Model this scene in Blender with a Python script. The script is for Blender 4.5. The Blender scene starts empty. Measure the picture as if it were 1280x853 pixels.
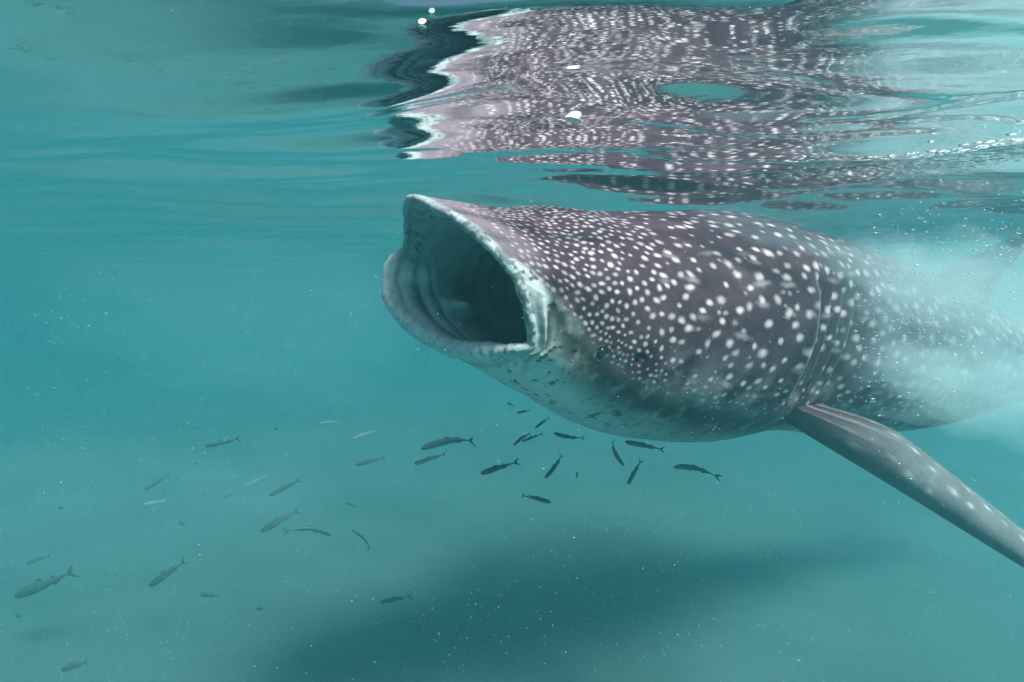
import bpy, math, random
import numpy as np
R_ = math.radians
scene = bpy.context.scene

# ------------------------------------------------------------------ camera, sky, sun, exposure
CAM_DEPTH, PITCH = 0.38, R_(5.0)          # the camera floats 38 cm under the water surface (z = 0)
cam_data = bpy.data.cameras.new('camera')
cam_data.lens = 18.0; cam_data.sensor_width = 36.0
cam_data.clip_start = 0.02; cam_data.clip_end = 500
cam_ob = bpy.data.objects.new('camera', cam_data)
scene.collection.objects.link(cam_ob)
cam_ob.location = (0, 0, -CAM_DEPTH)
cam_ob.rotation_euler = (R_(90) - PITCH, 0, 0)
scene.camera = cam_ob

SUN_ELEV, SUN_AZ = R_(51), R_(136)        # azimuth clockwise from +Y: over the camera's right shoulder
world = bpy.data.worlds.new('World'); scene.world = world
world.use_nodes = True
wn = world.node_tree
sky = wn.nodes.new('ShaderNodeTexSky'); sky.sky_type = 'NISHITA'
sky.sun_disc = False; sky.sun_elevation = SUN_ELEV; sky.sun_rotation = SUN_AZ
sky.air_density = 1.0; sky.dust_density = 3.0
bg = wn.nodes['Background']; bg.inputs['Strength'].default_value = 0.065
wn.links.new(sky.outputs['Color'], bg.inputs['Color'])
sun_data = bpy.data.lights.new('sun', 'SUN')
sun_data.energy = 5.0; sun_data.angle = R_(13.0); sun_data.color = (1.0, 0.97, 0.93)
sun_ob = bpy.data.objects.new('sun', sun_data); scene.collection.objects.link(sun_ob)
sd = np.array([math.sin(SUN_AZ) * math.cos(SUN_ELEV), math.cos(SUN_AZ) * math.cos(SUN_ELEV), math.sin(SUN_ELEV)])
sun_ob.rotation_euler = (R_(90) - SUN_ELEV, 0, math.atan2(sd[0], -sd[1]))

vs = scene.view_settings
vs.view_transform = 'Standard'; vs.look = 'None'; vs.gamma = 1.0; vs.exposure = 0.95
cy = scene.cycles
cy.use_denoising = True
cy.max_bounces = 10; cy.diffuse_bounces = 2; cy.glossy_bounces = 4; cy.transmission_bounces = 4
cy.volume_bounces = 4; cy.transparent_max_bounces = 16
cy.caustics_reflective = False; cy.caustics_refractive = False
cy.sample_clamp_indirect = 6.0
cy.use_adaptive_sampling = True; cy.adaptive_threshold = 0.02

#GEOM-BEGIN
# ------------------------------------------------------------------ numpy helpers
CAM = np.array([0, 0, -CAM_DEPTH])
CF = np.array([0, math.cos(PITCH), -math.sin(PITCH)])
CU = np.array([0, math.sin(PITCH), math.cos(PITCH)])
CR = np.array([1.0, 0, 0])

def at(px, py, d):
    """world point seen at pixel (px, py) of the 1280 x 853 photograph, d metres in front of the lens"""
    return CAM + d * (CF + (px - 640) / 640 * CR + (426.5 - py) / 640 * CU)

def sstep(a, b, x):
    t = np.clip((np.asarray(x, float) - a) / (b - a), 0, 1)
    return t * t * (3 - 2 * t)

def _hash(ix, iy, iz, seed):
    n = (ix.astype(np.int64) * 374761393 + iy.astype(np.int64) * 668265263 + iz.astype(np.int64) * 1274126177 + seed * 974711) & 0x7fffffff
    n = ((n ^ (n >> 13)) * 1274126177) & 0x7fffffff
    n = (n ^ (n >> 16)) & 0x7fffffff
    return n / 0x7fffffff

def vnoise(P, scale, seed=0):
    """smooth value noise in -1..1 at points P (n, 3)"""
    q = np.asarray(P) * scale
    i = np.floor(q).astype(np.int64); f = q - i
    f = f * f * (3 - 2 * f)
    out = 0
    for dx in (0, 1):
        for dy in (0, 1):
            for dz in (0, 1):
                wgt = (f[..., 0] if dx else 1 - f[..., 0]) * (f[..., 1] if dy else 1 - f[..., 1]) * (f[..., 2] if dz else 1 - f[..., 2])
                out = out + wgt * _hash(i[..., 0] + dx, i[..., 1] + dy, i[..., 2] + dz, seed)
    return out * 2 - 1

def fbm(P, scale, seed=0, octaves=4):
    s = 0; a = 1; tot = 0
    for o in range(octaves):
        s = s + a * vnoise(P, scale * 2 ** o, seed + o); tot += a; a *= .5
    return s / tot

def interp_keys(ts, keys, t):
    """non-uniform cubic Hermite through keys (k, n, 3) at parameters ts, evaluated at t"""
    ts = np.asarray(ts, float); K = np.asarray(keys, float)
    m = np.zeros_like(K)
    m[1:-1] = (K[2:] - K[:-2]) / (ts[2:] - ts[:-2])[:, None, None]
    m[0] = (K[1] - K[0]) / (ts[1] - ts[0]); m[-1] = (K[-1] - K[-2]) / (ts[-1] - ts[-2])
    k = np.clip(np.searchsorted(ts, t, side='right') - 1, 0, len(ts) - 2)
    hh = (ts[k + 1] - ts[k])[:, None, None]; x = ((t - ts[k]) / (ts[k + 1] - ts[k]))[:, None, None]
    return ((2 * x ** 3 - 3 * x ** 2 + 1) * K[k] + (x ** 3 - 2 * x ** 2 + x) * hh * m[k]
            + (-2 * x ** 3 + 3 * x ** 2) * K[k + 1] + (x ** 3 - x ** 2) * hh * m[k + 1])

# ------------------------------------------------------------------ whale shark: one continuous skin
def build_shark():
    rng = np.random.default_rng(7)
    # spine, measured backwards from the line between the mouth corners
    C = (at(665, 428, 1.20) + at(500, 308, 1.59)) / 2
    LS = np.linspace(0, 5.4, 541)
    yaw = np.radians(np.interp(LS, [0, .4, 1.2, 2.2, 3.4, 5.4], [38.5, 33, 28, 25, 21, 8]))
    pit = np.radians(np.interp(LS, [0, .5, 1.1, 1.8, 2.8, 5.4], [7, 6.5, 6, 9, 7, 0]))
    rol = np.radians(np.interp(LS, [0, 1.2, 3, 5.4], [22.5, 21, 14, 6]))
    uu = np.stack([-np.cos(yaw) * np.cos(pit), -np.sin(yaw) * np.cos(pit), np.sin(pit)], 1)
    v0 = np.stack([np.sin(yaw), -np.cos(yaw), 0 * yaw], 1); w0 = np.cross(uu, v0)
    vv = v0 * np.cos(rol)[:, None] - w0 * np.sin(rol)[:, None]
    ww = v0 * np.sin(rol)[:, None] + w0 * np.cos(rol)[:, None]
    AX = np.zeros((541, 3)); AX[0] = C
    AX[1:] = C - np.cumsum(uu[:-1] * .01, 0)
    def fr(L):
        g = lambda M: np.array([np.interp(L, LS, M[:, c]) for c in range(3)])
        return g(AX), g(uu), g(vv), g(ww)
    # angle round the body: 0 = back, 90 = the shark's left flank (towards the camera), 180 = belly
    NT = 660
    base = np.linspace(0, 2 * np.pi, NT, endpoint=False)
    th = base + .34 * np.cos(base) - .34                # denser on the camera's side
    th = np.mod(th, 2 * np.pi); th = np.sort(th)
    sn, cs = np.sin(th), np.cos(th)
    def sect(L, a, t, b, n=2.2, n2=2.2):
        A, u, v, w = fr(L)
        x = a * np.sign(sn) * np.abs(sn) ** (2 / n)
        hgt = np.where(cs > 0, t * np.abs(cs) ** (2 / n), -b * np.abs(cs) ** (2 / n2))
        return A + x[:, None] * v + hgt[:, None] * w
    A0, u0, v0_, w0_ = fr(0)
    # lip: (angle, across, forward, up) in the head's own frame
    lip = [(0, 0.0, .128, .192), (28, .13, .116, .190), (50, .215, .092, .172), (68, .275, .048, .135), (82, .305, .002, .068),
           (92, .318, -.036, -.006), (100, .300, -.012, -.034), (118, .235, .004, -.072), (145, .13, .018, -.126), (170, .02, .034, -.152),
           (190, -.06, .050, -.158), (212, -.16, .074, -.140), (232, -.235, .078, -.095), (250, -.29, .060, -.045), (268, -.318, .018, .004),
           (280, -.305, .030, .050), (296, -.262, .066, .105), (316, -.20, .106, .162), (338, -.105, .124, .188), (360, 0, .128, .192)]
    lip = np.array(lip, float)
    ext = np.concatenate([lip[:-1] - [360, 0, 0, 0], lip[:-1], lip[:-1] + [360, 0, 0, 0]])
    loc = interp_keys(ext[:, 0], ext[:, None, 1:], np.degrees(th))[:, 0]
    P = A0 + loc[:, 1:2] * u0 + loc[:, 0:1] * v0_ + loc[:, 2:3] * w0_
    T = np.roll(P, -1, 0) - np.roll(P, 1, 0); T /= np.linalg.norm(T, axis=1)[:, None]
    cen = P.mean(0)
    O = P - cen; O -= T * (O * T).sum(1)[:, None]; O -= u0 * (O @ u0)[:, None] * .75; O -= T * (O * T).sum(1)[:, None]
    O /= np.linalg.norm(O, axis=1)[:, None]
    Fd = np.cross(O, T); Fd *= np.sign(Fd @ u0)[:, None]
    deg = np.degrees(th)
    lower = sstep(95, 125, deg) * (1 - sstep(235, 268, deg))
    cornr = np.exp(-((deg - 92) / 9) ** 2) + np.exp(-((deg - 268) / 9) ** 2)
    rl = .0115 + .0125 * lower + .002 * cornr
    rl = rl * (1 + .20 * vnoise(P, 30, 3) + .16 * vnoise(P, 75, 4))
    lipr = lambda ph, k=1.0: P + O * (rl * k * math.cos(ph))[:, None] + Fd * (rl * k * math.sin(ph))[:, None]
    # outer skin keys
    outer = [(.14, .350, .233, .225, 2.4, 2.1), (.30, .372, .272, .295, 2.4, 2.1), (.50, .40, .298, .375, 2.4, 2.1), (.80, .435, .362, .432, 2.3, 2.1), (1.06, .44, .415, .435, 2.2, 2.2),
             (1.36, .40, .43, .41, 2.2, 2.2), (1.9, .40, .42, .42, 2.1, 2.2), (2.5, .38, .375, .38, 2, 2), (3.2, .28, .28, .23, 2, 2),
             (3.9, .185, .20, .155, 2, 2), (4.5, .10, .11, .09, 2, 2), (4.85, .055, .07, .06, 2, 2), (5.05, .02, .035, .03, 2, 2), (5.07, .002, .003, .003, 2, 2)]
    lipk = lipr(R_(-35), 1.0)
    okeys = [lipk] + [sect(*o) for o in outer]
    ots = [0.0] + [o[0] for o in outer]
    t_out = np.concatenate([np.linspace(0, .10, 60), np.linspace(.10, 1.45, 520)[1:], np.linspace(1.45, 5.07, 170)[1:]])
    outer_rows = interp_keys(ots, okeys, t_out)
    # rolled lip and the mouth lining
    lip_rows = [lipr(R_(a)) for a in np.linspace(205, -20, 22)]
    inner = [(.06, .292, .168, .135), (.18, .280, .150, .135), (.36, .255, .125, .13), (.56, .20, .095, .11), (.78, .12, .06, .08), (.95, .05, .03, .04), (.97, .002, .002, .002)]
    ikeys = [lipr(R_(215))] + [sect(*o) for o in inner]
    its = [0.0] + [o[0] for o in inner]
    t_in = np.concatenate([np.linspace(0, .1, 20), np.linspace(.1, .97, 90)[1:]])
    inner_rows = interp_keys(its, ikeys, t_in)[::-1]
    G = np.concatenate([inner_rows, np.array(lip_rows), outer_rows])
    n_in, n_lip = len(inner_rows), len(lip_rows)
    J = len(G)
    rowL = np.concatenate([t_in[::-1], np.zeros(n_lip), t_out])           # distance behind the lip
    zone = np.concatenate([np.zeros(n_in), np.ones(n_lip), np.full(len(t_out), 2)])
    TH = np.broadcast_to(deg, (J, NT)); LL = np.broadcast_to(rowL[:, None], (J, NT)); Z = np.broadcast_to(zone[:, None], (J, NT))
    # signed angle from the back: + on the camera's side
    SG = np.where(TH > 180, TH - 360, TH)
    # radial direction for relief
    Acen = np.stack([np.interp(rowL, LS, AX[:, c]) for c in range(3)], 1)
    rad = G - Acen[:, None, :]; rad /= np.maximum(np.linalg.norm(rad, axis=2), 1e-6)[..., None]
    body = (Z == 2)
    disp = np.zeros((J, NT))
    aSG = np.abs(SG)
    slitL = [1.05, 1.125, 1.20, 1.27, 1.335]
    slit_mask = np.zeros((J, NT))
    for k, s0 in enumerate(slitL):
        span = sstep(44 + 2 * k, 56, aSG) * (1 - sstep(93, 105, aSG))
        x = LL - (s0 + .045 * ((aSG - 82) / 40) ** 2 - .035 * sstep(95, 120, aSG))
        disp += body * span * ((-.030 * np.exp(-(x / .010) ** 2) + .014 * np.exp(-((x + .024) / .02) ** 2)) * (1 if k == 0 else .22))
        slit_mask += body * span * np.exp(-((x + .014) / .010) ** 2) * (1 if k == 0 else .12)
    gspan = sstep(40, 58, aSG) * (1 - sstep(95, 112, aSG))
    xg = LL - .045 * ((aSG - 82) / 40) ** 2 + .035 * sstep(95, 120, aSG)
    disp -= body * .034 * gspan * sstep(1.045, 1.075, xg) * (1 - sstep(1.12, 1.5, xg))
    # ridges along the flank, loose folds behind the jaw corner, soft unevenness
    for a0 in (38, 62, 86):
        disp += body * .012 * sstep(1.3, 1.8, LL) * (1 - sstep(3.6, 4.6, LL)) * np.exp(-((aSG - a0) / 3.5) ** 2)
    x = LL - .045 - .03 * ((aSG - 96) / 22) ** 2
    fold = np.exp(-(x / .009) ** 2) * np.exp(-((aSG - 90) / 22) ** 2)
    disp -= body * .010 * fold
    x2 = LL - .020 - .02 * ((aSG - 96) / 22) ** 2
    disp += body * .008 * np.exp(-(x2 / .012) ** 2) * np.exp(-((aSG - 82) / 20) ** 2)
    disp += body * .006 * sstep(.0, .3, LL) * fbm(G, 6.0, 11, 3)
    disp += (Z < 2) * .0035 * fbm(G, 50.0, 5, 3)
    disp += body * (1 - sstep(.02, .08, LL)) * .003 * fbm(G, 50.0, 5, 3)
    # tooth bands and folds of the lining
    inn = (Z == 0)
    ripple = np.sin(LL * 2 * np.pi / .030) * (1 - sstep(.05, .10, LL))
    disp += inn * .010 * ripple * (sstep(140, 170, TH) * (1 - sstep(250, 262, TH)))
    rakers = np.sin(LL * 2 * np.pi / .055 + 1.5 * np.sin(np.radians(TH) * 2)) * sstep(.16, .24, LL) * (1 - sstep(.7, .9, LL))
    disp += inn * .008 * rakers
    disp += inn * .005 * fbm(G, 18, 15, 3) * sstep(.0, .06, LL)
    # the tongue pad, a low fleshy hump on the floor of the mouth
    hump = np.exp(-((TH - 214) / 7.0) ** 2) * np.exp(-((LL - .12) / .045) ** 2)
    disp -= inn * .060 * hump
    # spiracle and eye pits
    G = G + rad * disp[..., None]
    def nearest(px, py, region):
        q = G - CAM; dd = q @ CF
        e = (640 + 640 * (q @ CR) / dd - px) ** 2 + (426.5 - 640 * (q @ CU) / dd - py) ** 2
        facing = (rad * (G - CAM)).sum(2) < 0
        e = np.where(region & facing, e, 1e9)
        return np.unravel_index(np.argmin(e), e.shape)
    eye_ij = nearest(752, 441, body); spi_ij = nearest(800, 451, body)
    eye_p, spi_p = G[eye_ij].copy(), G[spi_ij].copy()
    eye_n = rad[eye_ij].copy()
    for pp, r, dep in ((eye_p, .012, .008), (spi_p, .013, .020)):
        dist = np.linalg.norm(G - pp, axis=2)
        G = G - rad * (body * dep * np.exp(-(dist / r) ** 2))[..., None]
    # mirrored eye place on the far side
    je, ie = eye_ij; far_i = int(np.argmin(np.abs(deg - (360 - deg[ie])))); eye2_p, eye2_n = G[je, far_i].copy(), rad[je, far_i].copy()

    # ---------------- skin colour (the animal's own pattern; throat shade painted in)
    n1 = fbm(G, 9, 21, 4); n2 = fbm(G, 45, 31, 3); n3 = vnoise(G, 120, 41); n4 = fbm(G, 22, 51, 3)
    # angle of the edge between the dark back and the pale belly
    edge = np.interp(LL, [0, .04, .10, .2, .35, .55, .8, 1.0, 1.4, 2.5, 5], [58, 62, 70, 83, 95, 101, 104, 105, 109, 112, 113])
    dors = 1 - sstep(-4, 7, aSG - edge + 5 * n1 + 4 * n2)
    col = np.zeros((J, NT, 3))
    back = np.array([.038, .016, .027]); back2 = np.array([.074, .039, .056])
    belly = np.array([.64, .68, .68]); grey = np.array([.22, .25, .26])
    # throat pale near the jaw corner, greyer and mottled further back
    mot = sstep(.15, .75, LL + .16 * n1 + .10 * n2)
    mid_dark = np.exp(-((aSG - edge - 10) / (15 + 6 * (1 - sstep(.2, .5, LL)))) ** 2) * sstep(.035, .08, LL)
    bel = belly * (1 - .65 * mot[..., None]) + grey * .65 * mot[..., None]
    bel = bel * (1 - .93 * mid_dark[..., None] * (.55 + .45 * sstep(-.5, .3, n4 + .2))[..., None])
    speck = sstep(.30, .48, n2 + .35 * n3) * (1 - sstep(.3, .8, LL)) * sstep(-.15, .25, n1 + .12)
    speck2 = sstep(.10, .42, n2 + .3 * n4) * sstep(.25, .6, LL) * .55
    bel = bel * (1 - .78 * np.maximum(speck, speck2)[..., None])
    bk = back + (back2 - back) * sstep(-.4, .6, n1 + .5 * n2)[..., None]
    # plain mauve-grey strip along the snout edge
    rimb = (1 - sstep(.03, .10, LL + .012 * n4)) * (1 - sstep(40, 75, aSG))
    bk = bk + rimb[..., None] * (np.array([.25, .19, .23]) - bk) * .8
    col = bel + (bk - bel) * dors[..., None]
    # white spots
    flat_ok = []
    spots = []
    cells = {}
    def spacing(L, a, e):
        s = .0175 + .0245 * float(sstep(.10, .85, L)) + .02 * float(sstep(1.2, 2.4, L))
        low = float(sstep(20, 4, e - a)) if False else float(1 - sstep(3, 24, e - a))
        return s * (1 - .42 * low * float(sstep(.1, .3, L)))
    jr = np.arange(n_in + n_lip + 4, J)
    # rows weighted by length
    prob = np.gradient(rowL)[jr]; prob = np.abs(prob) / np.abs(prob).sum()
    dth = np.abs(np.gradient(deg)); dth = np.clip(dth, 0, 2); dth /= dth.sum()
    N = 26000
    cj = rng.choice(jr, N, p=prob); ci = rng.choice(NT, N, p=dth)
    nearb = rng.random(N) < .5                       # extra tries on the head where spots crowd
    hj = jr[(rowL[jr] < .5)]; cj[nearb] = rng.choice(hj, nearb.sum())
    cell = .03
    kept = []
    for j, i in zip(cj, ci):
        L, a, e = rowL[j], aSG[j, i], edge[j, i]
        if a > e + 4 or L > 4.6 or L < .035: continue
        if L < .07 and a < 60 and rng.random() < .6: continue
        p = G[j, i]; s = spacing(L, a, e)
        key = tuple(np.floor(p / cell).astype(int)); ok = True
        rr = int(s / cell) + 1
        for dx in range(-rr, rr + 1):
            for dy in range(-rr, rr + 1):
                for dz in range(-rr, rr + 1):
                    for q in cells.get((key[0] + dx, key[1] + dy, key[2] + dz), ()):
                        if (q[0] - p[0]) ** 2 + (q[1] - p[1]) ** 2 + (q[2] - p[2]) ** 2 < s * s: ok = False; break
                    if not ok: break
                if not ok: break
            if not ok: break
        if ok:
            cells.setdefault(key, []).append(p); kept.append((j, i, s))
    white = np.array([.70, .62, .65])
    n5 = fbm(G, 70, 91, 2)
    mask = np.zeros((J, NT))
    def stamp(j, i, ra, rb, inten, ang=0.0, soft=.75):
        p = G[j, i]
        j0, j1 = max(n_in + n_lip, j - 1), min(J - 1, j + 1)
        ju = G[j1, i] - G[j0, i]; ju /= np.linalg.norm(ju) + 1e-9
        iv = G[j, (i + 1) % NT] - G[j, i - 1]; iv -= ju * (iv @ ju); iv /= np.linalg.norm(iv) + 1e-9
        rm = max(ra, rb) * 1.6
        dj = np.linalg.norm(G[j1, i] - G[j0, i]) / (j1 - j0) + 1e-6; di = np.linalg.norm(G[j, (i + 1) % NT] - G[j, i - 1]) / 2 + 1e-6
        wj, wi = int(rm / dj) + 2, int(rm / di) + 2
        js = np.arange(max(n_in + n_lip, j - wj), min(J, j + wj + 1)); is_ = np.arange(i - wi, i + wi + 1) % NT
        sub = G[np.ix_(js, is_)] - p
        x = sub @ ju; y = sub @ iv
        x, y = x * math.cos(ang) + y * math.sin(ang), -x * math.sin(ang) + y * math.cos(ang)
        wob = 1 + .07 * np.sin(np.arctan2(y, x) * 2 + j * 1.7 + i) 
        r = np.sqrt((x / ra) ** 2 + (y / rb) ** 2) * wob * (1 + .30 * n5[np.ix_(js, is_)])
        m = inten * (1 - sstep(1 - soft, 1 + soft, r))
        mask[np.ix_(js, is_)] = np.maximum(mask[np.ix_(js, is_)], m)
    for j, i, s in kept:
        L = rowL[j]
        r = s * (.28 if L < .3 else .265) * rng.uniform(.75, 1.22)
        inten = rng.uniform(.55, 1.0) * (.75 + .25 * float(sstep(0, .15, L)))
        if L > .45 and rng.random() < .16: r *= .6; inten *= .6
        el = rng.uniform(1.0, 1.35)
        stamp(j, i, r * el, r / el ** .5, inten, rng.normal(0, .25))
    # pale bars between the spots
    cand = [k for k in kept if rowL[k[0]] > .42 and aSG[k[0], k[1]] > 10]
    for q in rng.choice(len(cand), 130, replace=False):
        j, i, s = cand[q]
        i2 = (i + int(rng.integers(5, 12))) % NT
        stamp(j, i2, s * rng.uniform(.5, .85), .008, rng.uniform(.18, .42), rng.normal(0, .14), .9)
    # faint small dots in the gaps
    for q in range(500):
        j = int(rng.choice(jr, p=prob)); i = int(rng.integers(NT))
        if rowL[j] < .4 or aSG[j, i] > edge[j, i] or mask[j, i] > .05: continue
        r = rng.uniform(.004, .008); stamp(j, i, r * 1.2, r, rng.uniform(.2, .45), 0, .6)
    mask *= (1 - sstep(-3, 9, aSG - edge + 3 * n2)) * (.88 + .12 * n2)
    smear = np.exp(-((aSG - edge + 6) / 8) ** 2) * sstep(.25, .6, LL) * .22    # the edge itself is dusted pale
    mk = np.clip(mask + smear * sstep(-.3, .5, n1 + n4) * body, 0, 1)[..., None]
    col = col + (white - col) * mk
    sl = np.clip(slit_mask, 0, 1)[..., None]
    col = col + (np.array([.55, .55, .57]) - col) * sl * .85
    # jaw corner: pale flap with dark flecks
    flap = np.exp(-((aSG - 88) / 17) ** 2) * (1 - sstep(.018, .042, LL + .02 * n2)) * body * (SG > -200)
    col = col + (np.array([.22, .25, .26]) * (1 + .6 * n2[..., None]) - col) * np.clip(flap, 0, 1)[..., None] * .85
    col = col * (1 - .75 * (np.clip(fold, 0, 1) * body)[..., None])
    # lips
    lipc = np.array([.40, .45, .47]) * (1 + .25 * n2[..., None])
    low_c = np.array([.66, .70, .73]) * (1 + .35 * n2[..., None])
    lw = lower[None, :, None] * np.ones((J, 1, 1))
    lipcol = lipc + (low_c - lipc) * lw
    fleck = sstep(.08, .38, n2 + .6 * n3)
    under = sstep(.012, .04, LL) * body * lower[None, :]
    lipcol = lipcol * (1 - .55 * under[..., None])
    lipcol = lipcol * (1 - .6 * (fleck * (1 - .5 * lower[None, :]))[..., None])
    near_lip = (1 - sstep(.0, .014, LL)) * body
    near_lip = np.maximum(near_lip, (1 - sstep(.018, .050, LL + .012 * n2)) * body * lower[None, :])
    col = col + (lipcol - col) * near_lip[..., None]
    # mouth lining: grey-green roof, throat shade painted in with depth, pale folds inside the lower lip
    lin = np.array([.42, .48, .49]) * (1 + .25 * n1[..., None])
    thr_shade = np.array([.002, .0025, .003])
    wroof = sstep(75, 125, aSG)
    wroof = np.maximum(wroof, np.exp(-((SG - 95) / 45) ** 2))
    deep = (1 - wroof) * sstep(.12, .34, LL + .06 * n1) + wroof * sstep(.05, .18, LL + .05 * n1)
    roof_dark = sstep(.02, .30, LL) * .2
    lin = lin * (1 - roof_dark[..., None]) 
    lin = lin + (thr_shade - lin) * deep[..., None]
    lin = lin * (1 + .15 * rakers[..., None] * inn[..., None])
    lin = lin * (1 + .30 * n4[..., None])
    lowin = lower[None, :] * (1 - sstep(.06, .13, LL))
    lin = lin + (np.array([.66, .71, .74]) * (.65 + .5 * np.clip(ripple, -1, 1))[..., None] - lin) * lowin[..., None]
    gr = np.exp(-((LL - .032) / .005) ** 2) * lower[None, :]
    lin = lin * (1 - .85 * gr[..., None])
    lin = lin + (np.array([.80, .84, .86]) - lin) * np.clip(hump * 1.6, 0, 1)[..., None]
    palefar = np.exp(-((TH - 244) / 12) ** 2) * (1 - sstep(.03, .10, LL))
    lin = lin + (np.array([.78, .82, .84]) - lin) * np.clip(palefar * 1.3, 0, 1)[..., None] * inn[..., None]
    teeth = sstep(.0, .35, n3 + .4 * n2) * np.exp(-((LL - .02) / .016) ** 2) * (1 - lower[None, :])
    lin = lin * (1 - .75 * teeth[..., None])
    lining = lin
    zz = Z[..., None]
    lipmix = lipcol * 1.0
    lipmix = lipmix + (np.array([.82, .84, .85]) - lipmix) * (np.exp(-((TH - 246) / 13) ** 2) * .9)[..., None]
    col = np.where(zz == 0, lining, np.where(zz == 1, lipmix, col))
    for pp, r in ((spi_p, .017), (eye_p, .019)):
        dist = np.linalg.norm(G - pp, axis=2)
        col = col * (1 - .88 * (np.exp(-(dist / r) ** 2) * body)[..., None])
    dist = np.linalg.norm(G - eye_p, axis=2)
    ring = np.exp(-((dist - .017) / .005) ** 2) * body * sstep(-.5, .5, n2)
    col = col + (np.array([.30, .29, .31]) - col) * (ring * .5)[..., None]
    col = np.clip(col, .004, .85)

    # ---------------- faces, fins lofted out of holes in the skin
    quads_mask = np.ones((J - 1, NT), bool)
    verts = [G.reshape(-1, 3)]; cols = [col.reshape(-1, 3)]
    fin_faces = []
    nv = J * NT
    def fin(L0, L1, d0, d1, root, span, chord, thick, curve, prof, tprof, nspan=46, spotted=0, dark=(.07, .065, .08), bel=(.30, .33, .35), flipcol=1):
        nonlocal nv
        rows = np.where((rowL >= L0) & (rowL <= L1) & (zone == 2))[0]; j0, j1 = rows[0], rows[-1]
        if d0 < 0:
            ca = np.where((deg >= 360 + d0) | (deg <= d1))[0]
            ca = np.concatenate([ca[deg[ca] > 180], ca[deg[ca] <= 180]])
        else:
            ca = np.where((deg >= d0) & (deg <= d1))[0]
        nc = len(ca)
        quads_mask[j0:j1, ca[:-1]] = False
        loop = [(j0, k) for k in range(nc)] + [(j, nc - 1) for j in range(j0 + 1, j1 + 1)] + [(j1, k) for k in range(nc - 2, -1, -1)] + [(j, 0) for j in range(j1 - 1, j0, -1)]
        idx = np.array([j * NT + ca[k] for j, k in loop])
        cx = np.array([2 * (j - j0) / (j1 - j0) - 1 for j, k in loop]); cyy = np.array([2 * k / (nc - 1) - 1 for j, k in loop])
        ang = np.arctan2(cyy, cx)
        bp = G.reshape(-1, 3)[idx]; cen = bp.mean(0)
        root = cen if root is None else root
        prev = idx; n = len(idx)
        bc = col.reshape(-1, 3)[idx]
        rings = []
        for k in range(1, nspan + 1):
            s = k / nspan
            c = root + span * s + curve * s * s
            pt = c + chord * (prof(s) * np.cos(ang))[:, None] / 2 + thick * (tprof(s) * np.sin(ang) * (1 - .35 * np.cos(ang)))[:, None] / 2
            bl = float(sstep(0, .22, s))
            pt = bp * (1 - bl) + pt * bl + (span * s * (1 - bl)) * .6
            rings.append(pt)
        fv = np.concatenate(rings)
        fn = fbm(fv, 14, 61, 4); fn2 = fbm(fv, 60, 71, 2)
        upper = sstep(-.15, .25, np.tile(np.sin(ang), nspan) * flipcol)
        cc = np.array(bel) + (np.array(dark) - np.array(bel)) * upper[:, None]
        cc = cc * (1 + .35 * fn + .2 * fn2)[:, None]
        if spotted:
            m = np.zeros(len(fv)); pts = []
            for _ in range(4000):
                q = fv[rng.integers(len(fv))]
                if all(np.linalg.norm(q - o) > .055 for o in pts): pts.append(q)
                if len(pts) >= spotted: break
            sp = span / np.linalg.norm(span)
            for q in pts:
                dv = fv - q; x = dv @ sp; y = np.sqrt(np.maximum((dv ** 2).sum(1) - x * x, 0))
                r = rng.uniform(.007, .012)
                m = np.maximum(m, rng.uniform(.2, .7) * (1 - sstep(.3, 1.5, np.sqrt((x / (r * 1.5)) ** 2 + (y / r) ** 2))))
            cc = cc + (white - cc) * (m * upper)[:, None]
        bl = np.repeat(sstep(.0, .25, np.arange(1, nspan + 1) / nspan), n)[:, None]
        cc = np.tile(bc, (nspan, 1)) * (1 - bl) + cc * bl
        verts.append(fv); cols.append(np.clip(cc, .01, .85))
        for k in range(nspan):
            cur = nv + k * n + np.arange(n)
            fin_faces.append(np.stack([prev, cur, np.roll(cur, -1), np.roll(prev, -1)], 1))
            prev = cur
        nv += nspan * n
        verts.append(rings[-1].mean(0)[None] + span * .004); cols.append(cc[-1:])
        tipf = np.stack([prev, np.full(n, nv), np.full(n, nv), np.roll(prev, -1)], 1)
        fin_faces.append(tipf[:, [0, 1, 3, 3]])
        nv += 1
    pe = lambda s: (1 - .55 * s) * math.sqrt(max(1 - s ** 6, 0.0)) 
    A, u, v, w = fr(1.2)
    # near pectoral, sweeping down and back to the lower right
    rt = at(1050, 522, 1.62)
    tip = at(1385, 752, 1.46)
    chord = np.array([.40, .74, .42]); chord /= np.linalg.norm(chord)
    sp = tip - rt; chord -= sp * (chord @ sp) / (sp @ sp) * .6; chord /= np.linalg.norm(chord)
    thk = np.cross(sp / np.linalg.norm(sp), chord); thk *= np.sign(thk[2])
    fin(1.19, 1.37, 107, 116, rt, sp, chord * .25, -thk * .14, np.array([.02, .02, -.03]), pe, lambda s: 1 - .75 * s, 60, spotted=70, flipcol=-1, dark=(.15, .16, .17), bel=(.10, .11, .12))
    # far pectoral
    A2 = G[np.argmin(np.abs(rowL - 1.25) + (zone != 2) * 9)][np.argmin(np.abs(deg - 248))]
    sp2 = (-v * .72 - w * .42 - u * .40); sp2 = sp2 / np.linalg.norm(sp2) * .78
    ch2 = -u + .0 * w; th2 = np.cross(sp2, ch2); th2 /= np.linalg.norm(th2); th2 *= np.sign(th2[2])
    fin(1.12, 1.36, 243, 254, A2, sp2, ch2 * .30, th2 * .07, -u * .12, pe, lambda s: 1 - .75 * s, 30)
    # first and second dorsal fins
    A, u, v, w = fr(2.7)
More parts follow.
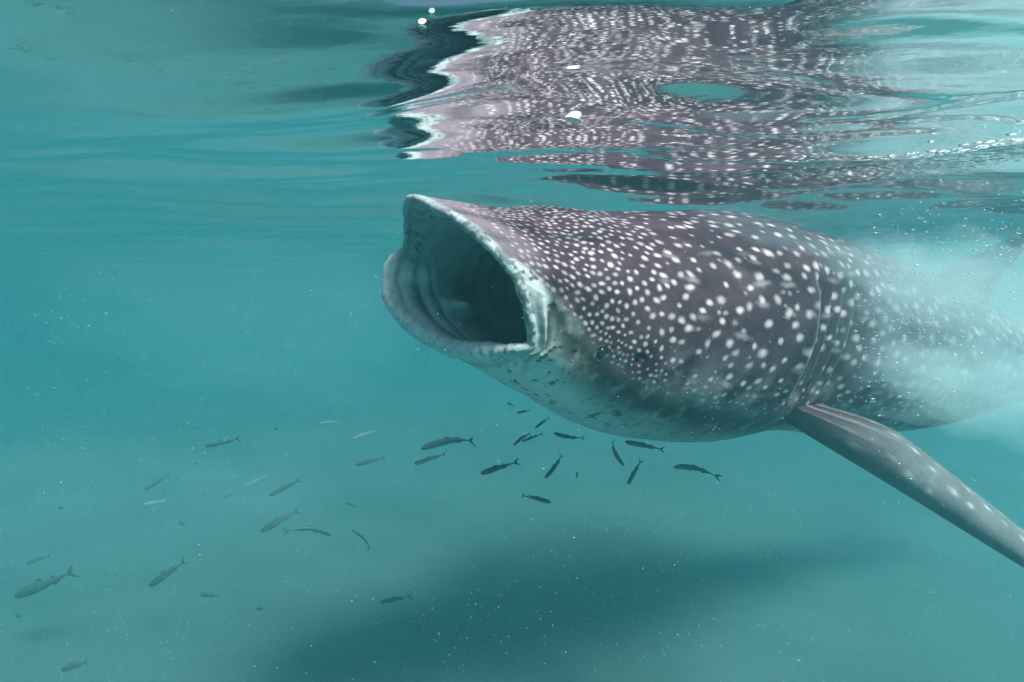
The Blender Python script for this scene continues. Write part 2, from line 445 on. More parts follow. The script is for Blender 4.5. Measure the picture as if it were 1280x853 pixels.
    fin(2.42, 2.96, -5, 5, None, w * .38 - u * .26, -u * .56, v * .06, -u * .14, lambda s: (1 - .7 * s) * math.sqrt(max(1 - s ** 5, 0)), lambda s: 1 - .7 * s, 30, spotted=26, bel=(.07, .065, .08))
    A, u, v, w = fr(3.5)
    fin(3.56, 3.76, -6, 6, None, w * .13 - u * .10, -u * .2, v * .03, -u * .05, lambda s: (1 - .6 * s) * math.sqrt(max(1 - s ** 5, 0)), lambda s: 1 - .6 * s, 16, bel=(.07, .065, .08))
    # pelvic fins
    A, u, v, w = fr(3.45)
    for sgn, d0, d1 in ((1, 118, 130), (-1, 230, 242)):
        fin(3.36, 3.54, d0, d1, None, v * sgn * .12 - w * .12 - u * .08, -u * .18, w * .03, -u * .04, lambda s: (1 - .5 * s) * math.sqrt(max(1 - s ** 5, 0)), lambda s: 1 - .6 * s, 14)
    # tail fin: a long upper and a shorter lower lobe
    A, u, v, w = fr(4.75)
    fin(4.6, 4.92, -30, 30, None, w * .62 - u * .42, -u * .26, v * .05, -u * .16, lambda s: (1 - .7 * s) * math.sqrt(max(1 - s ** 5, 0)), lambda s: 1 - .7 * s, 26, bel=(.07, .065, .08))
    fin(4.62, 4.92, 150, 210, None, -w * .36 - u * .22, -u * .24, v * .05, -u * .10, lambda s: (1 - .7 * s) * math.sqrt(max(1 - s ** 5, 0)), lambda s: 1 - .7 * s, 20, bel=(.09, .09, .10))
    jj, ii = np.where(quads_mask)
    a = jj * NT + ii; b = jj * NT + (ii + 1) % NT
    faces = np.concatenate([np.stack([a, b, b + NT, a + NT], 1)] + fin_faces)
    return dict(v=np.concatenate(verts), f=faces, c=np.concatenate(cols), eye=(eye_p, eye_n), eye2=(eye2_p, eye2_n), J=J, NT=NT, nspots=len(kept))
SHARK = build_shark()
#GEOM-END

# ------------------------------------------------------------------ blender helpers
col = scene.collection

def mesh_from(name, V, F, cols=None, mats=(), smooth=True):
    me = bpy.data.meshes.new(name)
    V = np.asarray(V, np.float32); F = np.asarray(F, np.int64)
    if F.shape[1] == 4:
        tri = F[:, 2] == F[:, 3]
        loops = np.where(tri[:, None] & (np.arange(4) == 3), -1, F).reshape(-1); loops = loops[loops >= 0]
        tot = np.where(tri, 3, 4)
    else:
        loops = F.reshape(-1); tot = np.full(len(F), F.shape[1])
    me.vertices.add(len(V)); me.vertices.foreach_set('co', V.ravel())
    me.loops.add(len(loops)); me.loops.foreach_set('vertex_index', loops.astype(np.int32))
    me.polygons.add(len(F))
    me.polygons.foreach_set('loop_start', np.concatenate([[0], np.cumsum(tot)[:-1]]).astype(np.int32))
    me.polygons.foreach_set('loop_total', tot.astype(np.int32))
    me.update(calc_edges=True)
    if cols is not None:
        ca = me.color_attributes.new('skin', 'FLOAT_COLOR', 'POINT')
        ca.data.foreach_set('color', np.concatenate([cols, np.ones((len(cols), 1))], 1).astype(np.float32).ravel())
    me.polygons.foreach_set('use_smooth', np.full(len(F), smooth))
    for m in mats: me.materials.append(m)
    return me

def add(name, me, parent=None, label=None, cat=None, group=None, kind=None):
    o = bpy.data.objects.new(name, me); col.objects.link(o)
    if parent is not None: o.parent = parent
    if label: o['label'] = label
    if cat: o['category'] = cat
    if group: o['group'] = group
    if kind: o['kind'] = kind
    return o

def new_mat(name):
    m = bpy.data.materials.new(name); m.use_nodes = True
    nt = m.node_tree; nt.nodes.clear()
    out = nt.nodes.new('ShaderNodeOutputMaterial')
    return m, nt, out

def nd(nt, t, **kw):
    n = nt.nodes.new(t)
    for k, v in kw.items():
        if k in n.inputs.keys(): n.inputs[k].default_value = v
        else: setattr(n, k, v)
    return n

# ------------------------------------------------------------------ materials
m_skin, nt, out = new_mat('shark_skin')
b = nd(nt, 'ShaderNodeBsdfPrincipled', Roughness=.55); b.inputs['Specular IOR Level'].default_value = .15
vc = nd(nt, 'ShaderNodeVertexColor', layer_name='skin')
tc = nd(nt, 'ShaderNodeTexCoord')
no = nd(nt, 'ShaderNodeTexNoise', Scale=55.0, Detail=5.0); no.inputs['Roughness'].default_value = .65
nt.links.new(tc.outputs['Object'], no.inputs['Vector'])
mr = nd(nt, 'ShaderNodeMapRange'); mr.inputs['To Min'].default_value = .62; mr.inputs['To Max'].default_value = 1.38
nt.links.new(no.outputs['Fac'], mr.inputs['Value'])
mx = nd(nt, 'ShaderNodeVectorMath', operation='SCALE'); nt.links.new(vc.outputs['Color'], mx.inputs[0]); nt.links.new(mr.outputs['Result'], mx.inputs['Scale'])
nt.links.new(mx.outputs['Vector'], b.inputs['Base Color'])
n2 = nd(nt, 'ShaderNodeTexNoise', Scale=160.0, Detail=3.0); nt.links.new(tc.outputs['Object'], n2.inputs['Vector'])
bp = nd(nt, 'ShaderNodeBump', Strength=.35, Distance=.004); nt.links.new(n2.outputs['Fac'], bp.inputs['Height']); nt.links.new(bp.outputs['Normal'], b.inputs['Normal'])
nt.links.new(b.outputs['BSDF'], out.inputs['Surface'])

m_eye, nt, out = new_mat('eye_black')
b = nd(nt, 'ShaderNodeBsdfPrincipled', Roughness=.12)
no = nd(nt, 'ShaderNodeTexNoise', Scale=90.0); cr = nd(nt, 'ShaderNodeValToRGB')
cr.color_ramp.elements[0].color = (.006, .006, .007, 1); cr.color_ramp.elements[1].color = (.03, .025, .025, 1)
nt.links.new(no.outputs['Fac'], cr.inputs['Fac']); nt.links.new(cr.outputs['Color'], b.inputs['Base Color'])
nt.links.new(b.outputs['BSDF'], out.inputs['Surface'])

def fish_mat(name, backc, bellyc):
    m, nt, out = new_mat(name)
    b = nd(nt, 'ShaderNodeBsdfPrincipled', Roughness=.45)
    vc = nd(nt, 'ShaderNodeVertexColor', layer_name='skin')
    no = nd(nt, 'ShaderNodeTexNoise', Scale=60.0, Detail=3.0)
    tcx = nd(nt, 'ShaderNodeTexCoord'); nt.links.new(tcx.outputs['Object'], no.inputs['Vector'])
    m1 = nd(nt, 'ShaderNodeMix', data_type='RGBA')
    m1.inputs['A'].default_value = (*backc, 1); m1.inputs['B'].default_value = (*bellyc, 1)
    nt.links.new(vc.outputs['Color'], m1.inputs['Factor'])
    mr = nd(nt, 'ShaderNodeMapRange'); mr.inputs['To Min'].default_value = .6; mr.inputs['To Max'].default_value = 1.4
    nt.links.new(no.outputs['Fac'], mr.inputs['Value'])
    sc = nd(nt, 'ShaderNodeVectorMath', operation='SCALE'); nt.links.new(m1.outputs['Result'], sc.inputs[0]); nt.links.new(mr.outputs['Result'], sc.inputs['Scale'])
    nt.links.new(sc.outputs['Vector'], b.inputs['Base Color']); nt.links.new(b.outputs['BSDF'], out.inputs['Surface'])
    return m
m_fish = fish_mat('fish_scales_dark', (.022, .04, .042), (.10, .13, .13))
m_fish_hazed = fish_mat('fish_scales_hazed', (.065, .11, .11), (.14, .19, .19))  # paler tone paints distance haze into the far fish
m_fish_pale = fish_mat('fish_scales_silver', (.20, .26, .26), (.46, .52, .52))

m_water, nt, out = new_mat('water_surface')
fr_ = nd(nt, 'ShaderNodeFresnel', IOR=1.333)
gl = nd(nt, 'ShaderNodeBsdfGlossy', Roughness=.015); gl.inputs['Color'].default_value = (.96, .98, .98, 1)
tr = nd(nt, 'ShaderNodeBsdfTransparent'); tr.inputs['Color'].default_value = (.97, .99, .99, 1)
mxs = nd(nt, 'ShaderNodeMixShader')
geo = nd(nt, 'ShaderNodeNewGeometry')
mp = nd(nt, 'ShaderNodeMapping'); mp.inputs['Rotation'].default_value = (0, 0, R_(25)); mp.inputs['Scale'].default_value = (6, 20, 1)
nt.links.new(geo.outputs['Position'], mp.inputs['Vector'])
wno = nd(nt, 'ShaderNodeTexNoise', Scale=1.0, Detail=4.0); nt.links.new(mp.outputs['Vector'], wno.inputs['Vector'])
wbp = nd(nt, 'ShaderNodeBump', Strength=.25, Distance=.005); nt.links.new(wno.outputs['Fac'], wbp.inputs['Height'])
for n in (fr_, gl): nt.links.new(wbp.outputs['Normal'], n.inputs['Normal'])
nt.links.new(fr_.outputs['Fac'], mxs.inputs['Fac']); nt.links.new(tr.outputs['BSDF'], mxs.inputs[1]); nt.links.new(gl.outputs['BSDF'], mxs.inputs[2])
nt.links.new(mxs.outputs['Shader'], out.inputs['Surface'])

m_murk_silt, nt, out = new_mat('murk_tinted_silt')
b = nd(nt, 'ShaderNodeBsdfPrincipled', Roughness=.95)
geo = nd(nt, 'ShaderNodeNewGeometry')
no = nd(nt, 'ShaderNodeTexNoise', Scale=.9, Detail=8.0); no.inputs['Roughness'].default_value = .6; nt.links.new(geo.outputs['Position'], no.inputs['Vector'])
cr = nd(nt, 'ShaderNodeValToRGB'); cr.color_ramp.elements[0].position = .3; cr.color_ramp.elements[1].position = .7
cr.color_ramp.elements[0].color = (.06, .125, .125, 1); cr.color_ramp.elements[1].color = (.085, .16, .16, 1)  # teal water haze is put into the bottom's colour so it blends in
nt.links.new(no.outputs['Fac'], cr.inputs['Fac']); nt.links.new(cr.outputs['Color'], b.inputs['Base Color'])
nt.links.new(b.outputs['BSDF'], out.inputs['Surface'])

m_haze, nt, out = new_mat('sea_haze')
pv = nd(nt, 'ShaderNodeVolumePrincipled')
pv.inputs['Color'].default_value = (.23, .58, .64, 1); pv.inputs['Density'].default_value = .18; pv.inputs['Anisotropy'].default_value = .68
pv.inputs['Absorption Color'].default_value = (.0, .24, .26, 1)
nt.links.new(pv.outputs['Volume'], out.inputs['Volume'])

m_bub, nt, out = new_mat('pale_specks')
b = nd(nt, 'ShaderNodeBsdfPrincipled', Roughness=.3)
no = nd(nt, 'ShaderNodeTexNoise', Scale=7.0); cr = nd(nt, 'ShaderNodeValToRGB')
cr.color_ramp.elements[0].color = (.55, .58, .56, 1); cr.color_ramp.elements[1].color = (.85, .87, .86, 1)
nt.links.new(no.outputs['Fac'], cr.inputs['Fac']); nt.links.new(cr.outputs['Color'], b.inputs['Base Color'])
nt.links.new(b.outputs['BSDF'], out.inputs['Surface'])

# ------------------------------------------------------------------ setting: water surface, seabed, haze
def sheet(nx, ny, cx, cy_, a, ext):
    k = math.asinh(ext / a)
    tx = np.sinh(np.linspace(-k, k, nx)) * a; ty = np.sinh(np.linspace(-k, k, ny)) * a
    # keep the outer border square and equal whatever the centre is
    fade = 1 - (np.abs(tx) / ext) ** 1.0; X = tx + cx * fade
    fade = 1 - (np.abs(ty) / ext) ** 1.0; Y = ty + cy_ * fade
    X, Y = np.meshgrid(X, Y, indexing='ij')
    idx = np.arange(nx * ny).reshape(nx, ny)
    F = np.stack([idx[:-1, :-1], idx[1:, :-1], idx[1:, 1:], idx[:-1, 1:]], -1).reshape(-1, 4)
    return X.ravel(), Y.ravel(), F

X, Y, F = sheet(620, 560, .45, 1.1, .5, 36)
rg = np.random.default_rng(3)
Zs = np.zeros_like(X)
P2 = np.stack([X, Y, 0 * X], 1)
warp = .25 * vnoise(P2, 1.3, 5); warp2 = .25 * vnoise(P2, 1.3, 9)
dist = np.hypot(X - .4, Y - 1)
for lam, amp, ang in ((2.6, .018, 66), (1.5, .018, 74), (.95, .017, 62), (.62, .0155, 80), (.42, .0125, 70), (.29, .0082, 94), (.20, .0052, 82), (.14, .0028, 98), (.095, .0013, 88)):
    a = R_(ang); kx, ky = math.cos(a), math.sin(a)
    ph = rg.uniform(0, 6.28)
    gust = .55 + .45 * vnoise(P2, .8 / max(lam, .3), int(lam * 100))
    gust = gust * (1 - (.38 if lam > .35 else .15) * np.exp(-((X - .1) / 1.3) ** 2 - ((Y - .5) / .6) ** 2))
    s_ = np.sin((X * kx + Y * ky + (warp * kx + warp2 * ky) * min(1, lam * 1.2)) * 2 * math.pi / lam + ph + 1.6 * vnoise(P2, .55 / lam, int(lam * 1000)))
    Zs += amp * gust * (s_ + .25 * (s_ * s_ - .5)) * (1 - sstep(lam * 6, lam * 14, dist))
Zs += -.095 * (1 - sstep(-.75, .20, X + .12 * vnoise(P2, 2.2, 77))) * np.exp(-((Y - .75) / .6) ** 2)
WX, WY, WZ = X, Y, Zs
water = add('water_surface', mesh_from('water_surface', np.stack([X, Y, Zs], 1), F, mats=[m_water]), kind='structure',
            label='rippled underside of the sea surface mirroring the spotted shark', cat='water')

SEABED = -2.55
X, Y, F = sheet(260, 260, .5, 4.0, 4.0, 36)
P2 = np.stack([X, Y, 0 * X], 1)
Zb = SEABED + .16 * fbm(P2, .25, 4, 3) + 0.004 * np.sin((X * .5 + Y + .4 * vnoise(P2, .9, 8)) * 2 * math.pi / .35)
add('seabed', mesh_from('seabed', np.stack([X, Y, Zb], 1), F, mats=[m_murk_silt]), kind='structure',
    label='silty sea bottom with the teal water haze in its colour', cat='seabed')

def box_mesh(name, lo, hi, mats):
    x0, y0, z0 = lo; x1, y1, z1 = hi
    V = [(x0, y0, z0), (x1, y0, z0), (x1, y1, z0), (x0, y1, z0), (x0, y0, z1), (x1, y0, z1), (x1, y1, z1), (x0, y1, z1)]
    F = [(0, 3, 2, 1), (4, 5, 6, 7), (0, 1, 5, 4), (1, 2, 6, 5), (2, 3, 7, 6), (3, 0, 4, 7)]
    return mesh_from(name, V, F, mats=mats, smooth=False)
add('haze', box_mesh('haze', (-38, -38, SEABED - 1.2), (38, 38, .3), [m_haze]), kind='stuff', label='cloudy teal sea water full of fine silt', cat='haze')

# ------------------------------------------------------------------ whale shark
shark = add('whale_shark', mesh_from('whale_shark', SHARK['v'], SHARK['f'], SHARK['c'], [m_skin]),
            label='huge dark whale shark with white spots and gaping mouth under the surface', cat='shark')
def ball(name, p, n, r, mat, flat=.6, seg=24, ring=14):
    n = n / np.linalg.norm(n); a = np.cross(n, [0, 0, 1.0]); a /= np.linalg.norm(a); c = np.cross(n, a)
    V = []; F = []
    for i in range(ring + 1):
        ph = math.pi * i / ring
        for k in range(seg):
            t = 2 * math.pi * k / seg
            V.append(p + r * (n * math.cos(ph) * flat + a * math.sin(ph) * math.cos(t) + c * math.sin(ph) * math.sin(t)))
    for i in range(ring):
        for k in range(seg):
            F.append((i * seg + k, (i + 1) * seg + k, (i + 1) * seg + (k + 1) % seg, i * seg + (k + 1) % seg))
    return mesh_from(name, V, F, mats=[mat])
for key in ('eye', 'eye2'):
    p, n = SHARK[key]
    add('eye', ball('eye', p - n * .001, n, .0125, m_eye), parent=shark)

# ------------------------------------------------------------------ small fish
def fish_mesh(name, mat, bend=.10, deep=.115, seed=0):
    """unit-length fish along +X (head at +.5), back up +Z, curved sideways by bend; body and fins one skin"""
    NS, NR = 30, 14
    xs = np.linspace(.5, -.40, NS); t = (.5 - xs) / .9
    hh = .62 * deep * (np.sin(np.clip(t, 0, 1) ** .62 * math.pi) ** .8) * (1 - .25 * t) + .010
    hh[0] = .006
    ww_ = hh * .62; ww_[-3:] *= .6
    def yb(x): return bend * ((x - .05) ** 2 * 1.6 - .12)
    V = []; Cc = []; F = []
    for k in range(NS):
        for r in range(NR):
            a = 2 * math.pi * r / NR
            V.append((xs[k], yb(xs[k]) + ww_[k] * math.sin(a), hh[k] * math.cos(a)))
            Cc.append(float(sstep(.05, .75, -math.cos(a))))
    for k in range(NS - 1):
        for r in range(NR):
            F.append((k * NR + r, k * NR + (r + 1) % NR, (k + 1) * NR + (r + 1) % NR, (k + 1) * NR + r))
    F.append((0, 0, 0, 0)); F.pop()
    c0 = len(V); V.append((xs[0] + .004, yb(xs[0]), 0)); Cc.append(.3)
    for r in range(NR): F.append((c0, (r + 1) % NR, r, r))
    def blade(pts, thick, cval):
        b0 = len(V); n = len(pts)
        for sg in (1, -1):
            for (x, z) in pts:
                V.append((x, yb(x) + sg * thick, z)); Cc.append(cval)
        for k in range(1, n - 1):
            F.append((b0, b0 + k, b0 + k + 1, b0 + k + 1)); F.append((b0 + n, b0 + n + k + 1, b0 + n + k, b0 + n + k))
        for k in range(n):
            k2 = (k + 1) % n; F.append((b0 + k2, b0 + k, b0 + n + k, b0 + n + k2))
    return V, F, Cc, blade, yb

def build_fish(bend, deep, mat, nm):
    V, F, Cc, blade, yb = fish_mesh(nm, mat, bend, deep)
    body = mesh_from(nm, V, F, np.repeat(np.array(Cc)[:, None], 3, 1), [mat])
    parts = {}
    def blade_mesh(pn, pts, th=.004, c=.15):
        VV = []; FF = []; n = len(pts)
        for sg in (1, -1):
            for x, z in pts: VV.append((x, yb(x) + sg * th, z))
        for k in range(1, n - 1):
            FF.append((0, k, k + 1, k + 1)); FF.append((n, n + k + 1, n + k, n + k))
        for k in range(n):
            k2 = (k + 1) % n; FF.append((k2, k, n + k, n + k2))
        return mesh_from(pn, VV, FF, np.full((len(VV), 3), c), [mat], smooth=False)
    parts['tail_fin'] = [blade_mesh('tail_fin', [(-.385, 0), (-.40, .012), (-.47, .062), (-.56, .100), (-.50, .040), (-.475, 0), (-.50, -.040), (-.56, -.100), (-.47, -.062), (-.40, -.012)])]
    d = deep
    parts['dorsal_fin'] = [blade_mesh('dorsal_fin', [(.14, d * .48), (.05, d * .92), (-.02, d * .74), (-.08, d * .46)]),
                           blade_mesh('dorsal_fin', [(-.12, d * .40), (-.16, d * .66), (-.24, d * .38), (-.26, d * .24)])]
    parts['anal_fin'] = [blade_mesh('anal_fin', [(-.12, -d * .40), (-.16, -d * .66), (-.24, -d * .38), (-.26, -d * .24)])]
    parts['pectoral_fin'] = []
    for sg in (1, -1):
        w0 = d * .62 * .62
        VV = [(.24, yb(.24) + sg * w0 * .85, -.01), (.20, yb(.2) + sg * w0, -.03), (.10, yb(.1) + sg * (w0 + .05), -.05), (.13, yb(.1) + sg * (w0 + .04), -.025),
              (.24, yb(.24) + sg * w0 * .85, -.014), (.20, yb(.2) + sg * w0, -.035), (.10, yb(.1) + sg * (w0 + .05), -.055), (.13, yb(.1) + sg * (w0 + .04), -.030)]
        parts['pectoral_fin'].append(mesh_from('pectoral_fin', VV, [(0, 1, 2, 3), (7, 6, 5, 4), (0, 4, 5, 1), (1, 5, 6, 2), (2, 6, 7, 3), (3, 7, 4, 0)], np.full((8, 3), .3), [mat], smooth=False))
    parts['eye'] = []
    for sg in (1, -1):
        parts['eye'].append(ball('eye', np.array([.40, yb(.40) + sg * d * .26, .008]), np.array([0.05, sg * 1.0, .1]), .016, m_eye, .5, 10, 6))
    return body, parts

FISH_KINDS = {(b_, d_, p_): build_fish(b_, d_, (m_fish, m_fish_pale, m_fish_hazed)[p_], 'small_fish')
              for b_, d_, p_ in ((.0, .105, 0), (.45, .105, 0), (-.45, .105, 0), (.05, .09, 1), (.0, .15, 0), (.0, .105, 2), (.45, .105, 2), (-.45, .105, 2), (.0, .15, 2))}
from mathutils import Matrix, Vector
def place_fish(head, tail, d, bend, deep, pale, turn, label, group, tilt=0.0):
    """head and tail as seen in the photograph, d metres away; turn = how far the fish points away from (+) or towards the lens"""
    low = max(head[1], tail[1])
    d = min(d, (-SEABED - CAM_DEPTH - .45) / (math.sin(PITCH) + max((low - 426.5) / 640, .01)))
    h, t = Vector(at(*head, d)), Vector(at(*tail, d))
    fwd = Vector(CF)
    ax = (h - t); ln = ax.length; ax.normalize()
    ax2 = (ax + fwd * math.tan(R_(turn))).normalized()
    length = ln / math.cos(R_(turn))
    side = Vector((0, 0, 1)).cross(ax2)
    if side.length < .2: side = Vector((1, 0, 0))
    side.normalize(); up = ax2.cross(side).normalized()
    M = Matrix((ax2, side, up)).transposed().to_4x4()
    M = M @ Matrix.Rotation(R_(tilt), 4, 'X')
    s_ = length / 1.06
    mid = (h + t) / 2 + ax2 * .03 * s_
    body, parts = FISH_KINDS[(bend, deep, pale)]
    o = add('small_fish', body, label=label, cat='fish', group=group)
    o.matrix_world = Matrix.Translation(mid) @ M @ Matrix.Scale(s_, 4)
    for pn, ml in parts.items():
        for me in ml: add(pn, me, parent=o)
    return o

G1 = 'dark little fish swimming below the shark'
G2 = 'hazy fish in the murky water'
NEAR = [
    ((646, 517), (662, 513), 2.5, 0, .15, 0, 25, 'tiny blurred fish close under the shark throat, highest but one of the cluster'),
    ((634, 504), (644, 508), 2.6, 0, .15, 0, 25, 'faintest tiny fish right under the throat, topmost of the cluster'),
    ((669, 536), (687, 521), 2.3, 0, .105, 0, 20, 'small dark fish slanting up to the right, above the crossed pair'),
    ((642, 557), (664, 539), 2.2, .45, .105, 0, 15, 'dark fish pointing down left, crossing a paler fish behind it'),
    ((652, 553), (679, 541), 2.7, 0, .105, 0, 15, 'paler fish half hidden behind the dark down-left one'),
    ((692, 543), (731, 549), 2.3, -.45, .105, 0, 10, 'arched dark fish nearly level under the shark belly'),
    ((599, 594), (648, 576), 2.1, -.45, .105, 0, 10, 'long dark curved fish at the left edge of the cluster'),
    ((683, 599), (705, 565), 2.1, .45, .105, 0, 15, 'dark fish diving steeply down left, below the arched level fish'),
    ((722, 599), (721, 585), 2.4, 0, .15, 0, 55, 'tiny dark fish seen almost end on beside the diving fish'),
    ((779, 583), (760, 548), 2.2, -.45, .105, 0, 15, 'dark hooked fish nosing down under the belly'),
    ((782, 553), (831, 562), 2.6, 0, .105, 0, 10, 'pale slim fish lying level against the dark belly edge'),
    ((786, 607), (801, 573), 2.1, 0, .105, 0, 15, 'dark fish diving steeply right of the hooked fish'),
    ((843, 583), (899, 592), 2.4, .45, .105, 0, 10, 'grey fish at the right end of the cluster, swimming left'),
    ((688, 629), (649, 617), 2.2, -.45, .105, 0, 10, 'dark fish lowest of the cluster, facing right'),
    ((527, 560), (598, 545), 2.9, .45, .105, 0, 10, 'long hazy fish left of the cluster, upper of two'),
    ((517, 581), (560, 566), 3.4, 0, .105, 0, 10, 'blurred fish just beneath the long hazy one left of the cluster'),
]
FAR = [
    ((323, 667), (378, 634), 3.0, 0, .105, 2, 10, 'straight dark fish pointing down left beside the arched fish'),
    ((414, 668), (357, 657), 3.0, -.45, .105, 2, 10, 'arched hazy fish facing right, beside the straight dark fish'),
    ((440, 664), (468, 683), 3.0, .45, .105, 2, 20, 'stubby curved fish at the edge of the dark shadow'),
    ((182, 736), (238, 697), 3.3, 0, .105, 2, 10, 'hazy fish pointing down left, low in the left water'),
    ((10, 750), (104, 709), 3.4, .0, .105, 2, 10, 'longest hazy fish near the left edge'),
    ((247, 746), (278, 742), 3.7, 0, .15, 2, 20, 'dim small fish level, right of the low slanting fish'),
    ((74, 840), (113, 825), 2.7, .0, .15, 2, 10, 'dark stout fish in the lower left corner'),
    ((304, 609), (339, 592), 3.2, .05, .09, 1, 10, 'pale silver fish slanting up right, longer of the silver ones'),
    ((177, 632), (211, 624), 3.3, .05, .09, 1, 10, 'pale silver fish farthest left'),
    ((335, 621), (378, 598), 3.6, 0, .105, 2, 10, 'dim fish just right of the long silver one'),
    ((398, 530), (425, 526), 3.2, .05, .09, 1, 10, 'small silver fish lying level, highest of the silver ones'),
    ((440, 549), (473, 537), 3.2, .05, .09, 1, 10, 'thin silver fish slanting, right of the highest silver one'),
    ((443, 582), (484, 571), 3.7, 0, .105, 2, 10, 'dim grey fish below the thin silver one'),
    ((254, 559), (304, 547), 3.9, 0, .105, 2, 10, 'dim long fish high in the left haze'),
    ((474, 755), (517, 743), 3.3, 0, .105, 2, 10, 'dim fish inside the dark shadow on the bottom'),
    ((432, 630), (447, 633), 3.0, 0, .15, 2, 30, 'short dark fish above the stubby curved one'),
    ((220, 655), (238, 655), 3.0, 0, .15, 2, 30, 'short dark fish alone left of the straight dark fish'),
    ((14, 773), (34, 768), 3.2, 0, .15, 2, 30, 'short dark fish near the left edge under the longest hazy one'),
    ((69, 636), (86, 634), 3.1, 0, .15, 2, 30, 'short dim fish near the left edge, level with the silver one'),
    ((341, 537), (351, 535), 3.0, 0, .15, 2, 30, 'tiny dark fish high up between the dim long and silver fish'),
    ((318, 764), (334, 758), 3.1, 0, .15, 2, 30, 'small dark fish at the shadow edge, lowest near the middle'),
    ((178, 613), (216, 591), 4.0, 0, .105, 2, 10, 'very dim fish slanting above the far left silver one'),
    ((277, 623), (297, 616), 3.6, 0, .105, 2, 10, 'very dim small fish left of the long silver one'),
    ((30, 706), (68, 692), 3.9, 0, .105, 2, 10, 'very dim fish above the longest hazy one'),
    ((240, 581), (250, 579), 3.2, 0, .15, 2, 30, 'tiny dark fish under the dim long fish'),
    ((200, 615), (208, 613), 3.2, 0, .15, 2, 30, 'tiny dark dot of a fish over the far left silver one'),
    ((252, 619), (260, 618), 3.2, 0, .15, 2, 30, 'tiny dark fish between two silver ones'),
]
rnd = random.Random(4)
for f in NEAR: place_fish(*f, group=G1, tilt=rnd.uniform(-18, 18))
for f in FAR: place_fish(*f, group=G2, tilt=rnd.uniform(-18, 18))

# ------------------------------------------------------------------ bubbles, drifting specks and the milky wake along the flank
OCT_V = np.array([(1, 0, 0), (-1, 0, 0), (0, 1, 0), (0, -1, 0), (0, 0, 1), (0, 0, -1)], float)
OCT_F = np.array([(0, 2, 4), (2, 1, 4), (1, 3, 4), (3, 0, 4), (2, 0, 5), (1, 2, 5), (3, 1, 5), (0, 3, 5)])
def specks(name, pts, rad, stretch, mat, label, cat):
    n = len(pts)
    V = pts[:, None, :] + OCT_V[None] * rad[:, None, None] * stretch[:, None, :]
    F = (OCT_F[None] + (np.arange(n) * 6)[:, None, None]).reshape(-1, 3)
    return add(name, mesh_from(name, V.reshape(-1, 3), F, mats=[mat]), kind='stuff', label=label, cat=cat)
r3 = np.random.default_rng(12)
n = 4500
d = r3.uniform(.45, 3.2, n) ; px = r3.uniform(-40, 1320, n); py = r3.uniform(225, 880, n)
pts = np.array([at(a, b_, c) for a, b_, c in zip(px, py, d)])
specks('drifting_specks', pts, d * r3.uniform(.0004, .0009, n) ** 1.0 * (1 + .6 * (r3.random(n) > .94)), np.stack([r3.uniform(.8, 2.2, n), np.ones(n), r3.uniform(.6, 1, n)], 1), m_bub, 'pale specks of plankton drifting all through the water', 'specks')
n = 1300
t = r3.random(n)
px = 1060 + 240 * t ** .8; py = np.interp(px, [1060, 1300], [400, 330]) + r3.normal(0, 70, n); d = r3.uniform(1.2, 2.0, n)
pts = np.array([at(a, b_, c) for a, b_, c in zip(px, py, d)]); pts = pts[pts[:, 2] < -.05]; n = len(pts)
specks('wake_bubbles', pts, r3.uniform(.02, .048, n) ** 2.2 * 1.6, np.stack([r3.uniform(1.5, 5.0, n), np.ones(n), np.ones(n)], 1), m_bub, 'small bright bubbles trailing along the shark flank behind the gills', 'bubbles')

def lump(cen, ax, seed, dens, label):
    """a drifting patch of milky, bubbly water: closed uneven body of even density"""
    NU, NV_ = 56, 36
    u_ = np.linspace(0, 2 * math.pi, NU, endpoint=False); w_ = np.linspace(.02, math.pi - .02, NV_)
    U_, W_ = np.meshgrid(u_, w_, indexing='ij')
    dirs = np.stack([np.cos(W_), np.sin(W_) * np.cos(U_), np.sin(W_) * np.sin(U_)], -1).reshape(-1, 3)
    r = 1 + .60 * fbm(dirs * [1, 1, 1], 2.3, seed, 3)
    V = cen + (dirs * r[:, None]) @ np.array(ax)
    V[:, 2] = np.minimum(V[:, 2], -.045 + .02 * np.tanh(V[:, 2] * 0))
    F = []
    for i in range(NU):
        for k in range(NV_ - 1):
            F.append((i * NV_ + k, ((i + 1) % NU) * NV_ + k, ((i + 1) % NU) * NV_ + k + 1, i * NV_ + k + 1))
    n0 = len(V); V = np.concatenate([V, V[0::NV_].mean(0)[None], V[NV_ - 1::NV_].mean(0)[None]])
    for i in range(NU):
        F.append((((i + 1) % NU) * NV_, i * NV_, n0, n0)); F.append((i * NV_ + NV_ - 1, ((i + 1) % NU) * NV_ + NV_ - 1, n0 + 1, n0 + 1))
    m, nt, out = new_mat('milky_water')
    pv = nd(nt, 'ShaderNodeVolumePrincipled')
    pv.inputs['Color'].default_value = (.52, .68, .72, 1); pv.inputs['Density'].default_value = dens
    pv.inputs['Absorption Color'].default_value = (.6, .8, .8, 1)
    nt.links.new(pv.outputs['Volume'], out.inputs['Volume'])
    return add('bubble_cloud', mesh_from('bubble_cloud', V, F, mats=[m]), kind='stuff', label=label, cat='bubbles')
along = np.array([.88, .45, -.12]); toward = np.array([.45, -.88, 0]); upv = np.array([0, .1, 1.0])
r5 = np.random.default_rng(8)
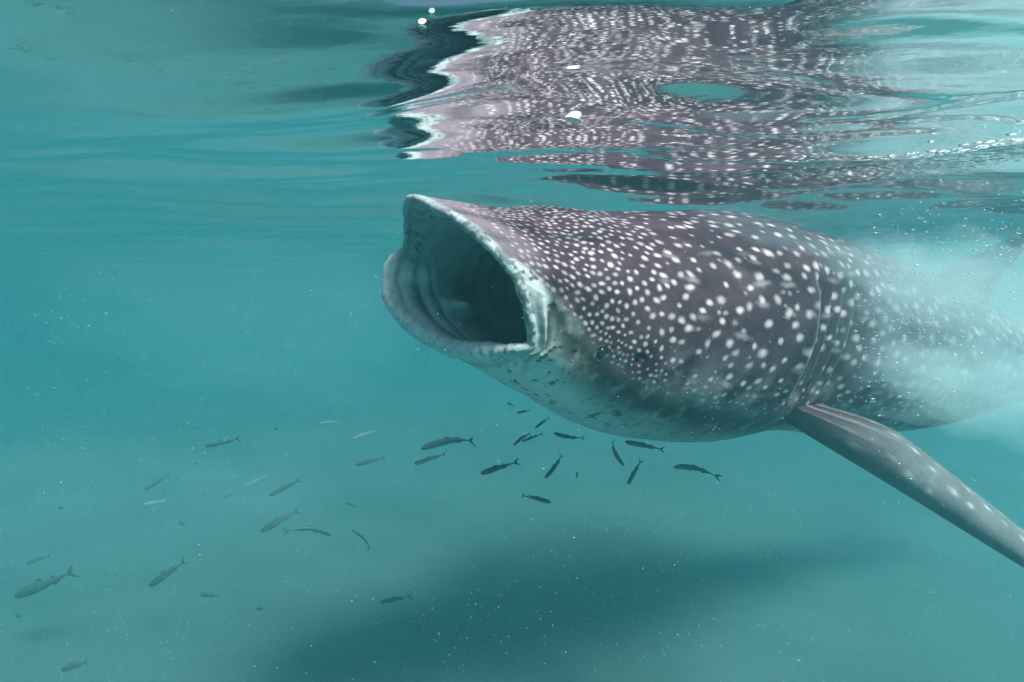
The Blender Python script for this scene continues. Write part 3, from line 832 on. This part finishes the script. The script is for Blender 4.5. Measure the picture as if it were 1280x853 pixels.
LUMPS = [(1135, 345, 1.66, .34, .12, .10, 1.2, 'faint milky wisp of bubbles curling over the shoulder behind the gills'),
         (1205, 400, 1.74, .58, .26, .24, 1.0, 'broad milky bubble cloud wrapping the flank behind the gills'),
         (1260, 360, 2.00, .60, .25, .20, 1.2, 'milky bubble cloud over the flank near the picture edge'),
         (1150, 462, 1.60, .20, .10, .075, 2.0, 'small bright milky puff just above the pectoral fin'),
         (1235, 480, 1.75, .40, .18, .13, 1.1, 'dim milky cloud low under the flank near the picture edge'),
         (985, 296, 1.52, .34, .07, .040, 1.6, 'thin milky film streaming past the top of the head'),
         (1095, 330, 1.60, .30, .10, .08, 1.3, 'thin milky film trailing behind the head along the back'),
         (1095, 410, 1.56, .17, .07, .15, 1.0, 'upright milky wisp spilling from the gill slits')]
LUMPS += [(1245, 505, 1.72, .50, .20, .13, 1.2, 'dim milky veil under the belly near the picture edge'),
          (1120, 238, 2.5, 1.1, .6, .06, .7, 'pale veil of bubbles under the surface behind the back'),
          (330, 400, 2.2, .75, .5, .34, .13, 'pale cloudy patch of water in front of the mouth'),
          (470, 600, 2.0, .70, .4, .22, .13, 'pale cloudy patch of water under the throat'),
          (140, 620, 2.2, .60, .5, .25, .12, 'pale cloudy patch of water low among the fish')]
for k, (px, py, d, a, b_, c, dens, lab) in enumerate(LUMPS):
    lump(at(px, py, d), [along * a, toward * b_, upv * c], 20 + k, dens * .95, lab)

# foam flecks and white ovals added for sun glints on the surface
def surf_pt(px, py, dz=-.006):
    r = CF + (px - 640) / 640 * CR + (426.5 - py) / 640 * CU
    return CAM + r * ((CAM_DEPTH + dz) / r[2])
n = 260
t = r5.random(n); px = 930 + 370 * t ** .7; py = np.interp(px, [930, 1080, 1200, 1300], [224, 214, 204, 190]) + r5.normal(0, 5, n)
pts = np.array([surf_pt(a, b_, -.03) for a, b_ in zip(px, py)])
specks('surface_foam', pts, r5.uniform(.0015, .005, n), np.stack([r5.uniform(1.5, 5, n), r5.uniform(1, 3, n), np.full(n, .35)], 1), m_bub,
       'broken line of white foam flecks under the surface above the flank', 'foam')
for px, py, sx, lab in ((716, 150, .018, 'long white oval added as a sun glint on the surface above the snout'),
                        (528, 34, .0055, 'larger of two small white ovals added as sun glints among the dark ripples'),
                        (540, 20, .004, 'smaller of two small white ovals added as sun glints among the dark ripples')):
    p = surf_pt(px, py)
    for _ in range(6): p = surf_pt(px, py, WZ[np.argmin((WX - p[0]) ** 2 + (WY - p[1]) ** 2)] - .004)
    me = ball('sun_glint', np.zeros(3), np.array([0.15, -.1, 1.0]), sx, m_bub, .22, 20, 12)
    o = add('sun_glint', me, label=lab, cat='glint', group='added white sun glints on the surface'); o.location = p
